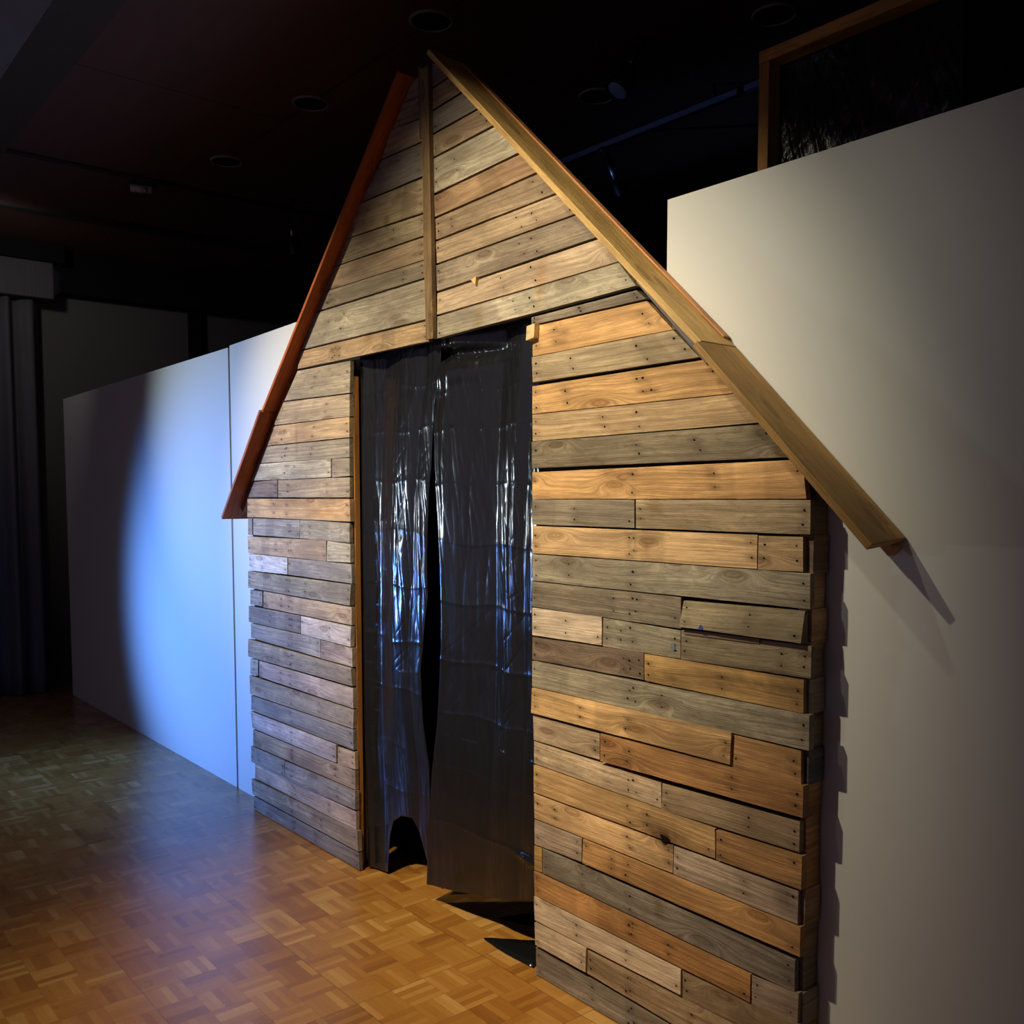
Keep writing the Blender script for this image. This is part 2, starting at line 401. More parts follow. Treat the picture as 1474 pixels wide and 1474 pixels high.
class PlankMesh:
    """collects many planks as islands of one mesh; planks lie in local (u, v) with an outward axis"""
    def __init__(s, seed):
        s.v = []; s.f = []; s.mi = []; s.col = []; s.saw = []; s.uv = []; s.rnd = random.Random(seed)
    def plank(s, TL, TR, BR, BL, tone, off, place, thick=0.018, gap=-0.0006, nails=True, studs=(), tilt=0.0, step=0.015, vdir=False):
        """TL..BL are (a, b) points in the plane; place(a, b, h) returns the world point h metres in front of the plane"""
        R = s.rnd
        L = math.hypot(TR[0] - TL[0], TR[1] - TL[1]); Wd = math.hypot(TL[0] - BL[0], TL[1] - BL[1])
        if vdir: L, Wd = Wd, L
        nu = max(2, int(L / step)); nv = max(3, min(9, int(Wd / 0.013)))
        c0 = lin(TONES[tone]) if isinstance(tone, str) else lin(tone)
        j = R.uniform(0.9, 1.1)
        c0 = tuple(v * j for v in c0)
        sawv = R.random() if not (isinstance(tone, str) and tone[0] in 'mw') else 0.9
        if isinstance(tone, str) and tone in YELLOW: sawv *= 0.3
        ou, ov = R.uniform(0, 60), R.uniform(0, 60)
        seed = R.uniform(0, 500)
        xs = [R.uniform(-0.0008, 0.0008) for _ in range(4)]
        base_h = off / 1000.0 + R.uniform(-0.0012, 0.0012)
        # nail positions in (s,t)
        nl = []
        if nails and L > 0.07:
            for ss in ([0.017 / L, 1 - 0.017 / L] if L > 0.12 else [0.5]):
                for t in (0.28, 0.72):
                    if R.random() < 0.85: nl.append((ss + R.uniform(-0.004, 0.004) / L, t + R.uniform(-0.07, 0.07), R.uniform(0.0018, 0.0032)))
            for sx in studs:
                ss = (sx - TL[0]) / (TR[0] - TL[0]) if TR[0] != TL[0] else 0.5
                if 0.05 < ss < 0.95:
                    k = R.choice((2, 2, 2, 4))
                    for q in range(k):
                        nl.append((ss + R.uniform(-0.008, 0.008) / L + (0.02 / L if q > 1 else 0), (0.28, 0.72)[q % 2] + R.uniform(-0.09, 0.09), R.uniform(0.0018, 0.0036)))
            if L > 0.3 and R.random() < 0.8:
                ss = R.uniform(0.15, 0.85)
                for t in (0.3, 0.7): nl.append((ss, t + R.uniform(-0.05, 0.05), R.uniform(0.0018, 0.0032)))
        bands = []
        if L > 0.35 and R.random() < 0.45:      # two-tone band left by a stringer
            p = R.uniform(0.15, 0.8); bands.append((p, p + 0.09 / L, R.choice((0.80, 1.16, 1.2))))
        def pt(ss, t):
            a = (TL[0] * (1 - ss) + TR[0] * ss) * (1 - t) + (BL[0] * (1 - ss) + BR[0] * ss) * t
            b = (TL[1] * (1 - ss) + TR[1] * ss) * (1 - t) + (BL[1] * (1 - ss) + BR[1] * ss) * t
            return a, b
        start = len(s.v)
        idx = {}
        g_u = gap / L; g_v = gap / Wd
        ch = 0.0022
        for i in range(nu + 1):
            for k in range(nv + 1):
                si = i / nu; tk = k / nv
                if vdir: ss, t = tk, si
                else: ss, t = si, tk
                edge_n = noise.noise(Vector((si * L * 9 + seed, 3.1, 0))) * 0.0010 + noise.noise(Vector((si * L * 45 + seed, 7.1, 0))) * 0.0005
                gi = g_v if not vdir else g_u
                if tk == 0: tt = gi + (edge_n + ch * 0.4) / Wd
                elif tk == 1: tt = 1 - gi - (noise.noise(Vector((si * L * 9 + seed, 33.1, 0))) * 0.0010 + noise.noise(Vector((si * L * 45 + seed, 37.1, 0))) * 0.0005 + ch * 0.4) / Wd
                else: tt = tk
                s2 = si
                if vdir: a, b = pt(tt, s2)
                else: a, b = pt(s2, tt)
                h = base_h + noise.noise(Vector((si * L * 4 + seed, tk * 1.5, 9))) * 0.0010 + tilt * (t)
                e = min(tk, 1 - tk) * Wd; e2 = min(si, 1 - si) * L
                if e < 0.002 or e2 < 0.002: h -= 0.0009
                s.v.append(place(a, b, h)); idx[i, k] = len(s.v) - 1
                # colour
                f = 1.0 + 0.16 * noise.noise(Vector((si * L * 3 + seed, tk * 2, 4)))
                c = [v * f for v in c0]
                st = 0.0
                for (ns, nt_, r) in nl:
                    du = (ss - ns) * L; dv = (t - nt_) * Wd
                    d = math.sqrt((du * 0.45) ** 2 + dv * dv)
                    st = max(st, max(0.0, 1 - d / 0.013))
                amt = 0.62 if (isinstance(tone, str) and tone in YELLOW) else 0.42
                c = [c[0] * (1 - amt * st), c[1] * (1 - (amt + 0.02) * st), c[2] * (1 - amt * st)]
                if place is face:
                    for (sx_, sz_, rx_, rz_, tint) in STAINS:
                        dd = math.hypot((a - sx_) / rx_, (b - sz_) / rz_)
                        if dd < 2.2:
                            wgt = math.exp(-dd * dd * 1.2) * (0.75 + 0.5 * noise.noise(Vector((a * 40, b * 60, 1))))
                            wgt = min(1, max(0, wgt)); c = [v * (1 - wgt + wgt * tv) for v, tv in zip(c, tint)]
                for (b0, b1, m_) in bands:
                    if b0 < si < b1: c = [v * m_ for v in c]
                s.col.append((min(1, c[0]), min(1, c[1]), min(1, c[2]), 1)); s.saw.append(sawv)
                s.uv.append((ou + si * L, ov + tk * Wd))
        # back ring
        ring = [(i, 0) for i in range(nu + 1)] + [(nu, k) for k in range(1, nv + 1)] + [(i, nv) for i in range(nu - 1, -1, -1)] + [(0, k) for k in range(nv - 1, 0, -1)]
        mid = {}; back = {}
        for key in ring:
            i, k = key
            src = idx[key]
            si, tk = i / nu, k / nv
            if vdir: a, b = pt(min(1 - g_u, max(g_u, tk)), si)
            else: a, b = pt(min(1 - g_u, max(g_u, si)), min(1 - g_v, max(g_v, tk)))
            h = base_h + tilt * (si if vdir else tk)
            s.v.append(place(a, b, h - ch)); mid[key] = len(s.v) - 1
            s.v.append(place(a, b, min(h - ch - 0.002, -thick + 0.0))); back[key] = len(s.v) - 1
            for q in range(2):
                s.col.append(tuple(v * 0.8 for v in s.col[src][:3]) + (1,)); s.saw.append(sawv)
            uu, vv = s.uv[src]
            s.uv.append((uu, vv + 0.003)); s.uv.append((uu + 0.004, vv + 0.02))
        for i in range(nu):
            for k in range(nv):
                s.f.append((idx[i, k], idx[i, k + 1], idx[i + 1, k + 1], idx[i + 1, k])); s.mi.append(0)
        n = len(ring)
        for q in range(n):
            A, B = ring[q], ring[(q + 1) % n]
            s.f.append((idx[A], idx[B], mid[B], mid[A])); s.mi.append(0)
            s.f.append((mid[A], mid[B], back[B], back[A])); s.mi.append(0)
        s.f.append(tuple(back[k] for k in ring)); s.mi.append(0)
        # nail holes: little dark discs a hair in front of the wood
        for (ns, nt_, r) in nl:
            if not (0.01 < nt_ < 0.99): continue
            a, b = pt(ns, nt_)
            h = base_h + tilt * nt_ + 0.0013
            ids = []
            for q in range(8):
                an = q * math.pi / 4
                s.v.append(place(a + math.cos(an) * r * R.uniform(0.8, 1.5), b + math.sin(an) * r * R.uniform(.8, 1.1), h)); ids.append(len(s.v) - 1)
                s.col.append((0.02, 0.015, 0.012, 1)); s.saw.append(0); s.uv.append((0, 0))
            s.f.append(tuple(ids)); s.mi.append(1)
    def build(s, name, parent, mats=None, origin=(0, 0, 0)):
        me = bpy.data.meshes.new(name)
        o = Vector(origin)
        me.from_pydata([Vector(v) - o for v in s.v], [], s.f)
        me.polygons.foreach_set('material_index', s.mi)
        ca = me.color_attributes.new('tone', 'FLOAT_COLOR', 'POINT')
        ca.data.foreach_set('color', [x for c in s.col for x in c])
        sa = me.attributes.new('saw', 'FLOAT', 'POINT'); sa.data.foreach_set('value', s.saw)
        uvl = me.uv_layers.new(name='grain')
        buf = []
        for l in me.loops: buf += list(s.uv[l.vertex_index])
        uvl.data.foreach_set('uv', buf)
        for m in (mats or (M_WOOD, M_HOLE)): me.materials.append(m)
        bm = bmesh.new(); bm.from_mesh(me); bmesh.ops.recalc_face_normals(bm, faces=[f for f in bm.faces if f.material_index == 0]); bm.to_mesh(me); bm.free()
        ob = link_mesh(name, me, parent)
        ob.location = o - (parent.location if parent else Vector((0, 0, 0)))
        return ob

def lumber(name, parent, loop_front, loop_back, long_axis, srgb, mat=None):
    """one sawn board as a solid between two loops, bevelled, with grain UVs along long_axis"""
    bm = bmesh.new()
    prism(bm, loop_front, loop_back)
    bmesh.ops.recalc_face_normals(bm, faces=bm.faces[:])
    bmesh.ops.bevel(bm, geom=bm.edges[:], offset=0.0022, segments=2, affect='EDGES', profile=0.6)
    me = bpy.data.meshes.new(name); bm.to_mesh(me); bm.free()
    ax = Vector(long_axis).normalized()
    po = parent.location if parent else Vector((0, 0, 0))
    c = lin(srgb)
    rr = random.Random(name + str(loop_front[0]))
    ou, ov = rr.uniform(0, 50), rr.uniform(0, 50)
    cols = []; saws = []
    for v in me.vertices:
        f = 1 + 0.12 * noise.noise(Vector(v.co) * 3)
        cols += [c[0] * f, c[1] * f, c[2] * f, 1]; saws.append(0.25)
    me.color_attributes.new('tone', 'FLOAT_COLOR', 'POINT').data.foreach_set('color', cols)
    me.attributes.new('saw', 'FLOAT', 'POINT').data.foreach_set('value', saws)
    uvl = me.uv_layers.new(name='grain')
    buf = [0.0] * (2 * len(me.loops))
    for p in me.polygons:
        t = p.normal.cross(ax)
        if t.length < 0.5: t = p.normal.orthogonal()
        t.normalize()
        for li in p.loop_indices:
            co = me.vertices[me.loops[li].vertex_index].co
            buf[2 * li] = ou + co.dot(ax); buf[2 * li + 1] = ov + co.dot(t)
    uvl.data.foreach_set('uv', buf)
    me.materials.append(mat or M_LUMBER)
    for v in me.vertices: v.co -= po
    return link_mesh(name, me, parent)

# plank outlines on the face of the hut, metres: x,z of four corners, tone, offset in mm
RIGHT = [
(-2.344,2.173,-1.889,2.184,-1.852,2.154,-2.344,2.149,'d',2),
(-2.342,2.144,-1.853,2.149,-1.755,2.057,-2.342,2.05,'y',1),
(-2.335,2.046,-1.747,2.053,-1.654,1.97,-2.331,1.966,'a',10),
(-2.343,1.955,-1.662,1.963,-1.549,1.867,-2.343,1.866,'y',0),
(-2.343,1.864,-1.549,1.865,-1.485,1.787,-2.342,1.779,'t',0),
(-2.342,1.777,-1.474,1.782,-1.39,1.697,-2.339,1.692,'k',3),
(-2.34,1.679,-1.382,1.69,-1.325,1.595,-2.34,1.593,'y',2),
(-2.342,1.591,-1.892,1.592,-1.891,1.51,-2.342,1.51,'d',0),
(-1.885,1.592,-1.314,1.592,-1.312,1.508,-1.883,1.51,'a',2),
(-2.338,1.505,-1.464,1.503,-1.464,1.416,-2.338,1.417,'u',3),
(-1.461,1.501,-1.332,1.502,-1.33,1.417,-1.462,1.415,'t',0),
(-2.338,1.413,-1.309,1.414,-1.308,1.327,-2.338,1.327,'m',3),
(-2.34,1.324,-1.713,1.323,-1.712,1.236,-2.34,1.242,'d',1),
(-1.701,1.315,-1.32,1.322,-1.32,1.243,-1.703,1.244,'m2',9),
(-2.338,1.238,-2.018,1.239,-2.017,1.153,-2.337,1.148,'p',3),
(-2.015,1.237,-1.715,1.23,-1.714,1.152,-2.017,1.15,'m',0),
(-1.71,1.232,-1.302,1.237,-1.302,1.157,-1.711,1.151,'m2',0),
(-2.341,1.141,-1.851,1.152,-1.85,1.072,-2.341,1.067,'d2',0),
(-1.845,1.149,-1.321,1.151,-1.32,1.068,-1.844,1.071,'y2',1),
(-2.337,1.063,-1.302,1.067,-1.301,0.979,-2.337,0.978,'m',3),
(-2.332,0.975,-1.53,0.98,-1.533,0.894,-2.336,0.891,'u2',10),
(-1.533,0.976,-1.325,0.973,-1.323,0.888,-1.536,0.888,'o',0),
(-2.336,0.881,-2.026,0.881,-2.025,0.799,-2.332,0.8,'p2',1),
(-2.015,0.884,-1.311,0.889,-1.311,0.809,-2.014,0.799,'o2',9),
(-2.333,0.795,-1.78,0.785,-1.778,0.711,-2.333,0.721,'p2',0),
(-1.774,0.785,-1.324,0.794,-1.324,0.716,-1.776,0.709,'t2',0),
(-2.329,0.717,-1.583,0.706,-1.581,0.624,-2.329,0.626,'u2',3),
(-1.577,0.704,-1.313,0.71,-1.313,0.625,-1.576,0.624,'o',4),
(-2.331,0.62,-1.73,0.617,-1.731,0.536,-2.328,0.537,'u',1),
(-1.728,0.616,-1.324,0.617,-1.324,0.531,-1.729,0.533,'p3',0),
(-2.327,0.533,-2.101,0.533,-2.101,0.457,-2.326,0.45,'p3',2),
(-2.094,0.533,-1.314,0.528,-1.314,0.451,-2.096,0.456,'o',3),
(-2.329,0.444,-2.29,0.446,-2.29,0.364,-2.328,0.361,'y2',0),
(-2.287,0.447,-1.329,0.437,-1.329,0.352,-2.287,0.363,'g2',0),
(-2.326,0.359,-1.459,0.349,-1.459,0.274,-2.322,0.279,'o2',5),
(-1.458,0.346,-1.317,0.355,-1.319,0.275,-1.458,0.27,'p3',0),
(-2.324,0.275,-1.693,0.27,-1.692,0.196,-2.32,0.193,'p',7),
(-1.694,0.266,-1.315,0.276,-1.313,0.192,-1.695,0.188,'t2',0),
(-2.318,0.187,-2.072,0.191,-2.075,0.111,-2.314,0.112,'p',9),
(-2.073,0.184,-1.312,0.19,-1.309,0.083,-2.076,0.106,'t2',2),
(-2.321,0.099,-1.31,0.078,-1.309,0.005,-2.32,0.003,'g2',0),
]
LEFT = [
(-3.963,2.166,-3.493,2.161,-3.502,2.031,-4.099,2.043,'k2',0),
(-4.102,2.037,-3.499,2.025,-3.501,1.934,-4.207,1.937,'a2',2),
(-4.219,1.932,-3.505,1.932,-3.507,1.848,-4.313,1.844,'t',0),
(-4.313,1.84,-3.507,1.843,-3.509,1.765,-4.394,1.763,'k2',0),
(-4.39,1.759,-3.664,1.764,-3.667,1.684,-4.473,1.679,'w2',2),
(-3.656,1.764,-3.509,1.762,-3.51,1.687,-3.658,1.683,'k2',0),
(-4.478,1.672,-4.185,1.679,-4.188,1.597,-4.53,1.597,'d2',0),
(-4.178,1.679,-3.511,1.681,-3.513,1.597,-4.181,1.597,'a2',0),
(-4.513,1.59,-3.506,1.591,-3.502,1.496,-4.518,1.499,'u2',4),
(-4.516,1.492,-4.468,1.493,-4.471,1.41,-4.52,1.409,'g',1),
(-4.462,1.493,-3.966,1.496,-3.969,1.41,-4.465,1.41,'g',0),
(-3.959,1.496,-3.515,1.489,-3.517,1.407,-3.962,1.41,'m',0),
(-4.531,1.401,-3.721,1.409,-3.724,1.318,-4.527,1.318,'t3',0),
(-3.707,1.407,-3.51,1.402,-3.512,1.323,-3.716,1.318,'w2',1),
(-4.51,1.315,-4.09,1.315,-4.093,1.236,-4.514,1.231,'w',4),
(-4.091,1.315,-3.508,1.317,-3.504,1.235,-4.093,1.236,'g',0),
(-4.518,1.227,-3.5,1.23,-3.513,1.141,-4.522,1.143,'m',6),
(-4.511,1.133,-4.374,1.136,-4.377,1.06,-4.514,1.059,'g',0),
(-4.356,1.138,-3.505,1.135,-3.507,1.058,-4.36,1.058,'t3',1),
(-4.531,1.05,-3.974,1.054,-3.977,0.97,-4.535,0.968,'g2',0),
(-3.961,1.053,-3.509,1.052,-3.517,0.965,-3.964,0.969,'w3',3),
(-4.508,0.964,-3.783,0.967,-3.785,0.882,-4.511,0.889,'g',1),
(-3.778,0.964,-3.505,0.96,-3.507,0.88,-3.781,0.88,'p3',0),
(-4.538,0.88,-3.512,0.874,-3.502,0.798,-4.542,0.79,'k2',4),
(-4.527,0.781,-4.437,0.786,-4.441,0.705,-4.531,0.702,'g',0),
(-4.419,0.785,-3.501,0.789,-3.503,0.702,-4.422,0.704,'p3',1),
(-4.539,0.694,-3.499,0.696,-3.507,0.614,-4.535,0.598,'k2',0),
(-4.521,0.593,-3.502,0.609,-3.504,0.522,-4.524,0.518,'g',3),
(-4.528,0.51,-3.65,0.516,-3.652,0.435,-4.507,0.428,'w3',5),
(-3.641,0.508,-3.498,0.513,-3.494,0.439,-3.643,0.43,'t3',0),
(-4.51,0.419,-3.494,0.433,-3.496,0.351,-4.514,0.336,'t2',0),
(-4.531,0.33,-4.155,0.335,-4.158,0.25,-4.534,0.249,'g',4),
(-4.15,0.333,-3.491,0.347,-3.493,0.264,-4.153,0.247,'g',3),
(-4.494,0.247,-3.492,0.255,-3.494,0.175,-4.497,0.17,'p3',0),
(-4.53,0.16,-3.476,0.175,-3.472,0.088,-4.525,0.081,'k2',4),
(-4.518,0.071,-3.473,0.081,-3.469,0.006,-4.522,0.003,'g2',0),
]
GL = [
(-3.022,3.123,-2.967,3.132,-2.968,3.059,-3.083,3.07,'g2',0),
(-3.088,3.066,-2.964,3.055,-2.964,2.979,-3.151,2.996,'k2',0),
(-3.166,2.995,-2.96,2.973,-2.961,2.895,-3.237,2.904,'a2',0),
(-3.237,2.899,-2.957,2.888,-2.958,2.77,-3.391,2.777,'g2',0),
(-3.402,2.771,-2.949,2.76,-2.946,2.638,-3.51,2.659,'a',3),
(-3.527,2.657,-2.951,2.632,-2.947,2.557,-3.616,2.567,'m2',0),
(-3.62,2.562,-2.946,2.549,-2.947,2.469,-3.707,2.478,'t2',1),
(-3.721,2.475,-2.948,2.465,-2.944,2.404,-3.792,2.403,'g3',0),
(-3.801,2.395,-2.942,2.396,-2.939,2.252,-3.916,2.256,'m',2),
(-3.929,2.249,-2.934,2.244,-2.922,2.17,-3.959,2.175,'t',2),
]
GR = [
(-2.892,3.143,-2.875,3.133,-2.808,3.068,-2.897,3.063,'g2',0),
(-2.897,3.056,-2.804,3.062,-2.73,2.994,-2.894,2.985,'a',0),
(-2.894,2.978,-2.722,2.986,-2.64,2.91,-2.895,2.903,'g2',0),
(-2.893,2.895,-2.635,2.904,-2.555,2.831,-2.89,2.819,'t2',1),
(-2.891,2.812,-2.549,2.822,-2.42,2.707,-2.884,2.691,'w2',0),
(-2.881,2.68,-2.41,2.697,-2.329,2.62,-2.877,2.606,'o3',2),
(-2.879,2.599,-2.326,2.615,-2.244,2.536,-2.875,2.525,'t2',1),
(-2.873,2.517,-2.236,2.529,-2.151,2.453,-2.869,2.44,'t2',3),
(-2.868,2.432,-2.147,2.446,-2.051,2.365,-2.864,2.34,'m3',4),
(-2.87,2.334,-2.049,2.359,-1.966,2.279,-2.871,2.258,'p2',0),
(-2.862,2.249,-1.957,2.273,-1.888,2.196,-2.863,2.172,'m',6),
]
# ---------------------------------------------------------------- the setting
CH = 3.6
def struct(name, bm, mat):
    o = from_bm(name, bm, mat); o['kind'] = 'structure'; return o

bm = bmesh.new(); box(bm, -8.7, 4.0, -5.0, 7.2, -0.05, 0.0); struct('floor', bm, M_FLOOR)
bm = bmesh.new(); box(bm, -8.7, 4.0, -5.0, 7.2, CH, CH + 0.05); struct('ceiling', bm, M_CEIL)

def slab(bm, x0, x1, zt0, zt1, y0=WY, y1=WY + 0.06):
    pf = [(x0, y0, 0.0), (x1, y0, 0.0), (x1, y0, zt1), (x0, y0, zt0)]
    prism(bm, pf, [(p[0], y1, p[2]) for p in pf])
bm = bmesh.new(); slab(bm, -8.13, -4.935, 2.372, 2.394); slab(bm, -4.912, -3.56, 2.402, 2.432)
struct('wall_back_left', bm, M_PAINT)
bm = bmesh.new(); box(bm, -4.935, -4.912, WY + 0.012, WY + 0.05, 0, 2.39); struct('trim_1', bm, plain('beige_joint_strip', (150, 140, 118), 0.7))
bm = bmesh.new(); slab(bm, -1.858, 3.9, 2.445, 2.45); struct('wall_back_right', bm, M_PAINT)
bm = bmesh.new(); box(bm, -8.66, -8.56, -5.0, 7.2, 0, 3.26); struct('wall_left', bm, M_DARKWALL)
bm = bmesh.new(); box(bm, -8.66, -8.42, 2.2, 7.2, 3.26, CH, 0.0); struct('trim_2', bm, M_BLACKWALL)
bm = bmesh.new(); box(bm, -8.56, -8.50, 3.30, 3.40, 0, 3.26); struct('trim_3', bm, M_BLACKWALL)
bm = bmesh.new(); box(bm, -8.56, -8.27, -5.0, 2.2, 3.462, CH, 0.0); struct('trim_8', bm, M_BLACKWALL)  # black box added over the pelmet so its top catches no light
bm = bmesh.new(); box(bm, -8.7, 4.0, 7.1, 7.2, 0, CH); struct('wall_back', bm, M_BLACKWALL)
bm = bmesh.new(); box(bm, 3.9, 4.0, -5.0, 7.1, 0, CH); struct('wall_right', bm, M_BLACKWALL)
bm = bmesh.new(); box(bm, -8.56, 3.9, 0.84, 1.02, 3.42, CH, 0.004); struct('trim_4', bm, M_DUCT)
bm = bmesh.new(); box(bm, -8.56, 3.9, 1.06, 1.345, CH - 0.016, CH, 0.003); struct('trim_5', bm, plain('brown_ceiling_trim', (70, 60, 52), 0.7))
bm = bmesh.new(); box(bm, -6.24, -6.18, 1.345, 7.1, CH - 0.012, CH, 0.003); struct('trim_6', bm, plain('dark_ceiling_batten', (46, 34, 32), 0.7))
bm = bmesh.new(); box(bm, -7.36, -7.27, 1.345, 7.1, CH - 0.03, CH, 0.003); struct('trim_7', bm, plain('dark_ceiling_batten_wide', (52, 44, 42), 0.7))

# ---------------------------------------------------------------- the hut front
ORI = Vector((-2.915, FY + 0.045, 0.0))
hut = empty('hut_facade', ORI)
tag(hut, 'house-shaped gabled hut front clad in reclaimed pallet planks with a central doorway', 'hut facade')

def rows(PM, data, studs, extend=None):
    for k, r in enumerate(data):
        TL, TR, BR, BL = [r[0], r[1]], [r[2], r[3]], [r[4], r[5]], [r[6], r[7]]
        if extend: extend(k, TL, TR, BR, BL)
        h = r[9]
        tilt = 0.0
        if data is RIGHT and k == 13: tilt = 0.016; h = 3
        PM.plank(TL, TR, BR, BL, r[8], h, face, studs=studs, tilt=tilt)

pm = PlankMesh(11)
def extR(k, TL, TR, BR, BL):
    if k in (3, 4, 5): TR[0] += 0.03; BR[0] += 0.03
    if k == 6: TR[0] = -1.338; TR[1] = 1.690
rows(pm, RIGHT, (-1.90,), extR)
pm.plank((-1.698, 1.236), (-1.451, 1.238), (-1.451, 1.226), (-1.697, 1.222), 'd2', 5, face, nails=False)
pr = pm.build('plank_cladding', hut, origin=ORI); pr['label'] = 'broad plank panel right of the doorway with orange and grey boards'

pm = PlankMesh(23)
rows(pm, LEFT, (-4.08,))
pl = pm.build('plank_cladding', hut, origin=ORI); pl['label'] = 'narrow greyish plank panel left of the doorway'

pm = PlankMesh(37)
rows(pm, GL, (-3.63,))
def extG(k, TL, TR, BR, BL):
    if k < 10: TR[0] += 0.028; BR[0] += 0.028
rows(pm, GR, (-2.36,), extG)
gp = pm.build('gable_cladding', hut, origin=ORI); gp['label'] = 'dusty grey-brown planks filling the gable'

# side return on the right, short planks turned round the corner
zs = [1.592, 1.506, 1.413, 1.325, 1.237, 1.151, 1.064, 0.974, 0.886, 0.8, 0.718, 0.618, 0.522, 0.444, 0.352, 0.27, 0.187, 0.095, 0.003]
tn = ['d2', 'd2', 'o3', 'o3', 'd', 'g', 'g3', (110, 110, 116), 'o', 'o', 'o2', 'o3', 't2', 'g2', 'g', 'o3', 'g2', 'd']
ins = [1, 0, 1, 0, 1, 0, 1, 0, 1, 1, 1, 0, 1, 1, 0, 0, 0, 0]
pm = PlankMesh(5)
def side(a, b, h): return (-1.333 + h, a, b)
for i, t in enumerate(tn):
    sh = 0.018 if ins[i] else 0.024
    y0 = FY + (0.004 if ins[i] == 0 else 0.012) + 0.012
    pm.plank((y0, zs[i]), (2.108, zs[i]), (2.108, zs[i + 1]), (y0, zs[i + 1]), t, sh * 1000 - 4, side, nails=True, step=0.012)
pm.build('side_cladding', hut, origin=ORI)['label'] = 'short dark planks turned round the right-hand corner'

# backing behind the planks
bm = bmesh.new()
yb0, yb1 = FY + 0.019, FY + 0.034
def poly(bm, pts, y0, y1): prism(bm, [(x, y0, z) for x, z in pts], [(x, y1, z) for x, z in pts])
poly(bm, [(-4.505, 0.004), (-3.508, 0.004), (-3.508, 2.165), (-4.0, 2.12), (-4.505, 1.58)], yb0, yb1)
poly(bm, [(-2.318, 0.004), (-1.335, 0.004), (-1.335, 1.655), (-1.89, 2.19), (-2.335, 2.19)], yb0, yb1)
poly(bm, [(-4.0, 2.175), (-2.34, 2.19), (-1.885, 2.19), (-2.88, 3.12), (-2.97, 3.12)], yb0, yb1)
from_bm('backing_panel', bm, flat_dark('backing_board_dark', (34, 28, 24)), hut).location = -ORI
for nm, x0, x1, y0, y1, z0, z1, c in (
    ('door_jamb', -3.530, -3.500, FY + 0.019, FY + 0.044, 0.0, 2.10, (188, 128, 62)),
    ('door_jamb', -2.326, -2.290, FY + 0.022, FY + 0.085, 0.0, 2.16, (150, 112, 70)),
    ('door_header', -3.52, -2.32, FY + 0.036, FY + 0.07, 2.19, 2.27, (90, 68, 46)),
    ('wall_stud', -4.49, -4.45, FY + 0.036, 2.108, 0.0, 1.56, (176, 130, 80)),
    ('wall_stud', -1.39, -1.353, FY + 0.036, 2.108, 0.0, 1.62, (150, 112, 70))):
    fl = [(x0, y0, z0), (x1, y0, z0), (x1, y0, z1), (x0, y0, z1)]
    lumber(nm, hut, fl, [(p[0], y1, p[2]) for p in fl], (1, 0, 0) if nm == 'door_header' else (0, 0, 1), c)

# vertical cover strip down the gable and its thinner partner
pm = PlankMesh(71)
pm.plank((-2.942, 3.135), (-2.893, 3.135), (-2.872, 2.172), (-2.918, 2.172), (150, 122, 84), 20, face, thick=0.0, nails=False, vdir=True)
for zz in (): pass
pm.build('cover_strip', hut, origin=ORI)['label'] = 'narrow upright strip down the middle of the gable'
pm = PlankMesh(72)
pm.plank((-2.968, 3.155), (-2.943, 3.15), (-2.936, 2.9), (-2.958, 2.9), (126, 112, 92), 11, face, thick=0.0, nails=False, vdir=True)
pm.build('cover_strip', hut, origin=ORI)

def rake(name, x0, x1, a, b, y0, y1, th, srgb, skew0=0.0, skew1=0.0):
    """roof board whose underside is z = a + b x; skew moves the back corners of an end along the slope"""
    n = Vector((-b, 0, 1)).normalized() if b else Vector((0, 0, 1))
    d = Vector((1, 0, b)).normalized()
    def P(x, y, up, sk): return Vector((x, y, a + b * x)) + n * (th * up) + d * sk
    f = [P(x0, y0, 0, 0), P(x1, y0, 0, 0), P(x1, y0, 1, 0), P(x0, y0, 1, 0)]
    k = [P(x0, y1, 0, skew0), P(x1, y1, 0, skew1), P(x1, y1, 1, skew1), P(x0, y1, 1, skew0)]
    return lumber(name, hut, [tuple(v) for v in f], [tuple(v) for v in k], d, srgb)
o = rake('roof_board', -2.846, -1.622, 0.4565, -0.9447, 1.968, 2.112, 0.019, (226, 184, 112), 0.03); o['label'] = 'long upper roof board on the right slope'
o = rake('roof_board', -1.618, -1.118, 0.3545, -1.0086, 1.945, 2.112, 0.018, (190, 146, 80), 0.0, -0.015); o['label'] = 'short lower roof board on the right slope'
o = rake('roof_board', -4.203, -3.015, 6.045, 0.9640, 1.965, 2.112, 0.016, (196, 106, 50)); o['label'] = 'long reddish upper roof board on the left slope'
o = rake('roof_board', -4.664, -4.196, 6.5600, 1.0880, 1.950, 2.112, 0.016, (184, 100, 50)); o['label'] = 'short reddish lower roof board on the left slope'
# raised rim along the back of the right-hand upper board
def along_right(name, x0, x1, a, b, up, y0, y1, th, srgb):
    return rake(name, x0, x1, a + up, b, y0, y1, th, srgb)
along_right('roof_rim', -2.80, -1.632, 0.4565, -0.9447, 0.0275, 2.088, 2.111, 0.006, (216, 152, 96))
# rafters just under the boards
along_right('rafter', -1.50, -1.165, 0.3545, -1.0086, -0.030, 2.02, 2.06, 0.020, (120, 84, 56))
along_right('rafter', -1.50, -1.135, 0.3545, -1.0086, -0.036, 2.066, 2.104, 0.024, (196, 150, 92))
along_right('rafter', -4.60, -4.05, 6.5600, 1.0880, -0.034, 2.034, 2.09, 0.022, (196, 142, 92))
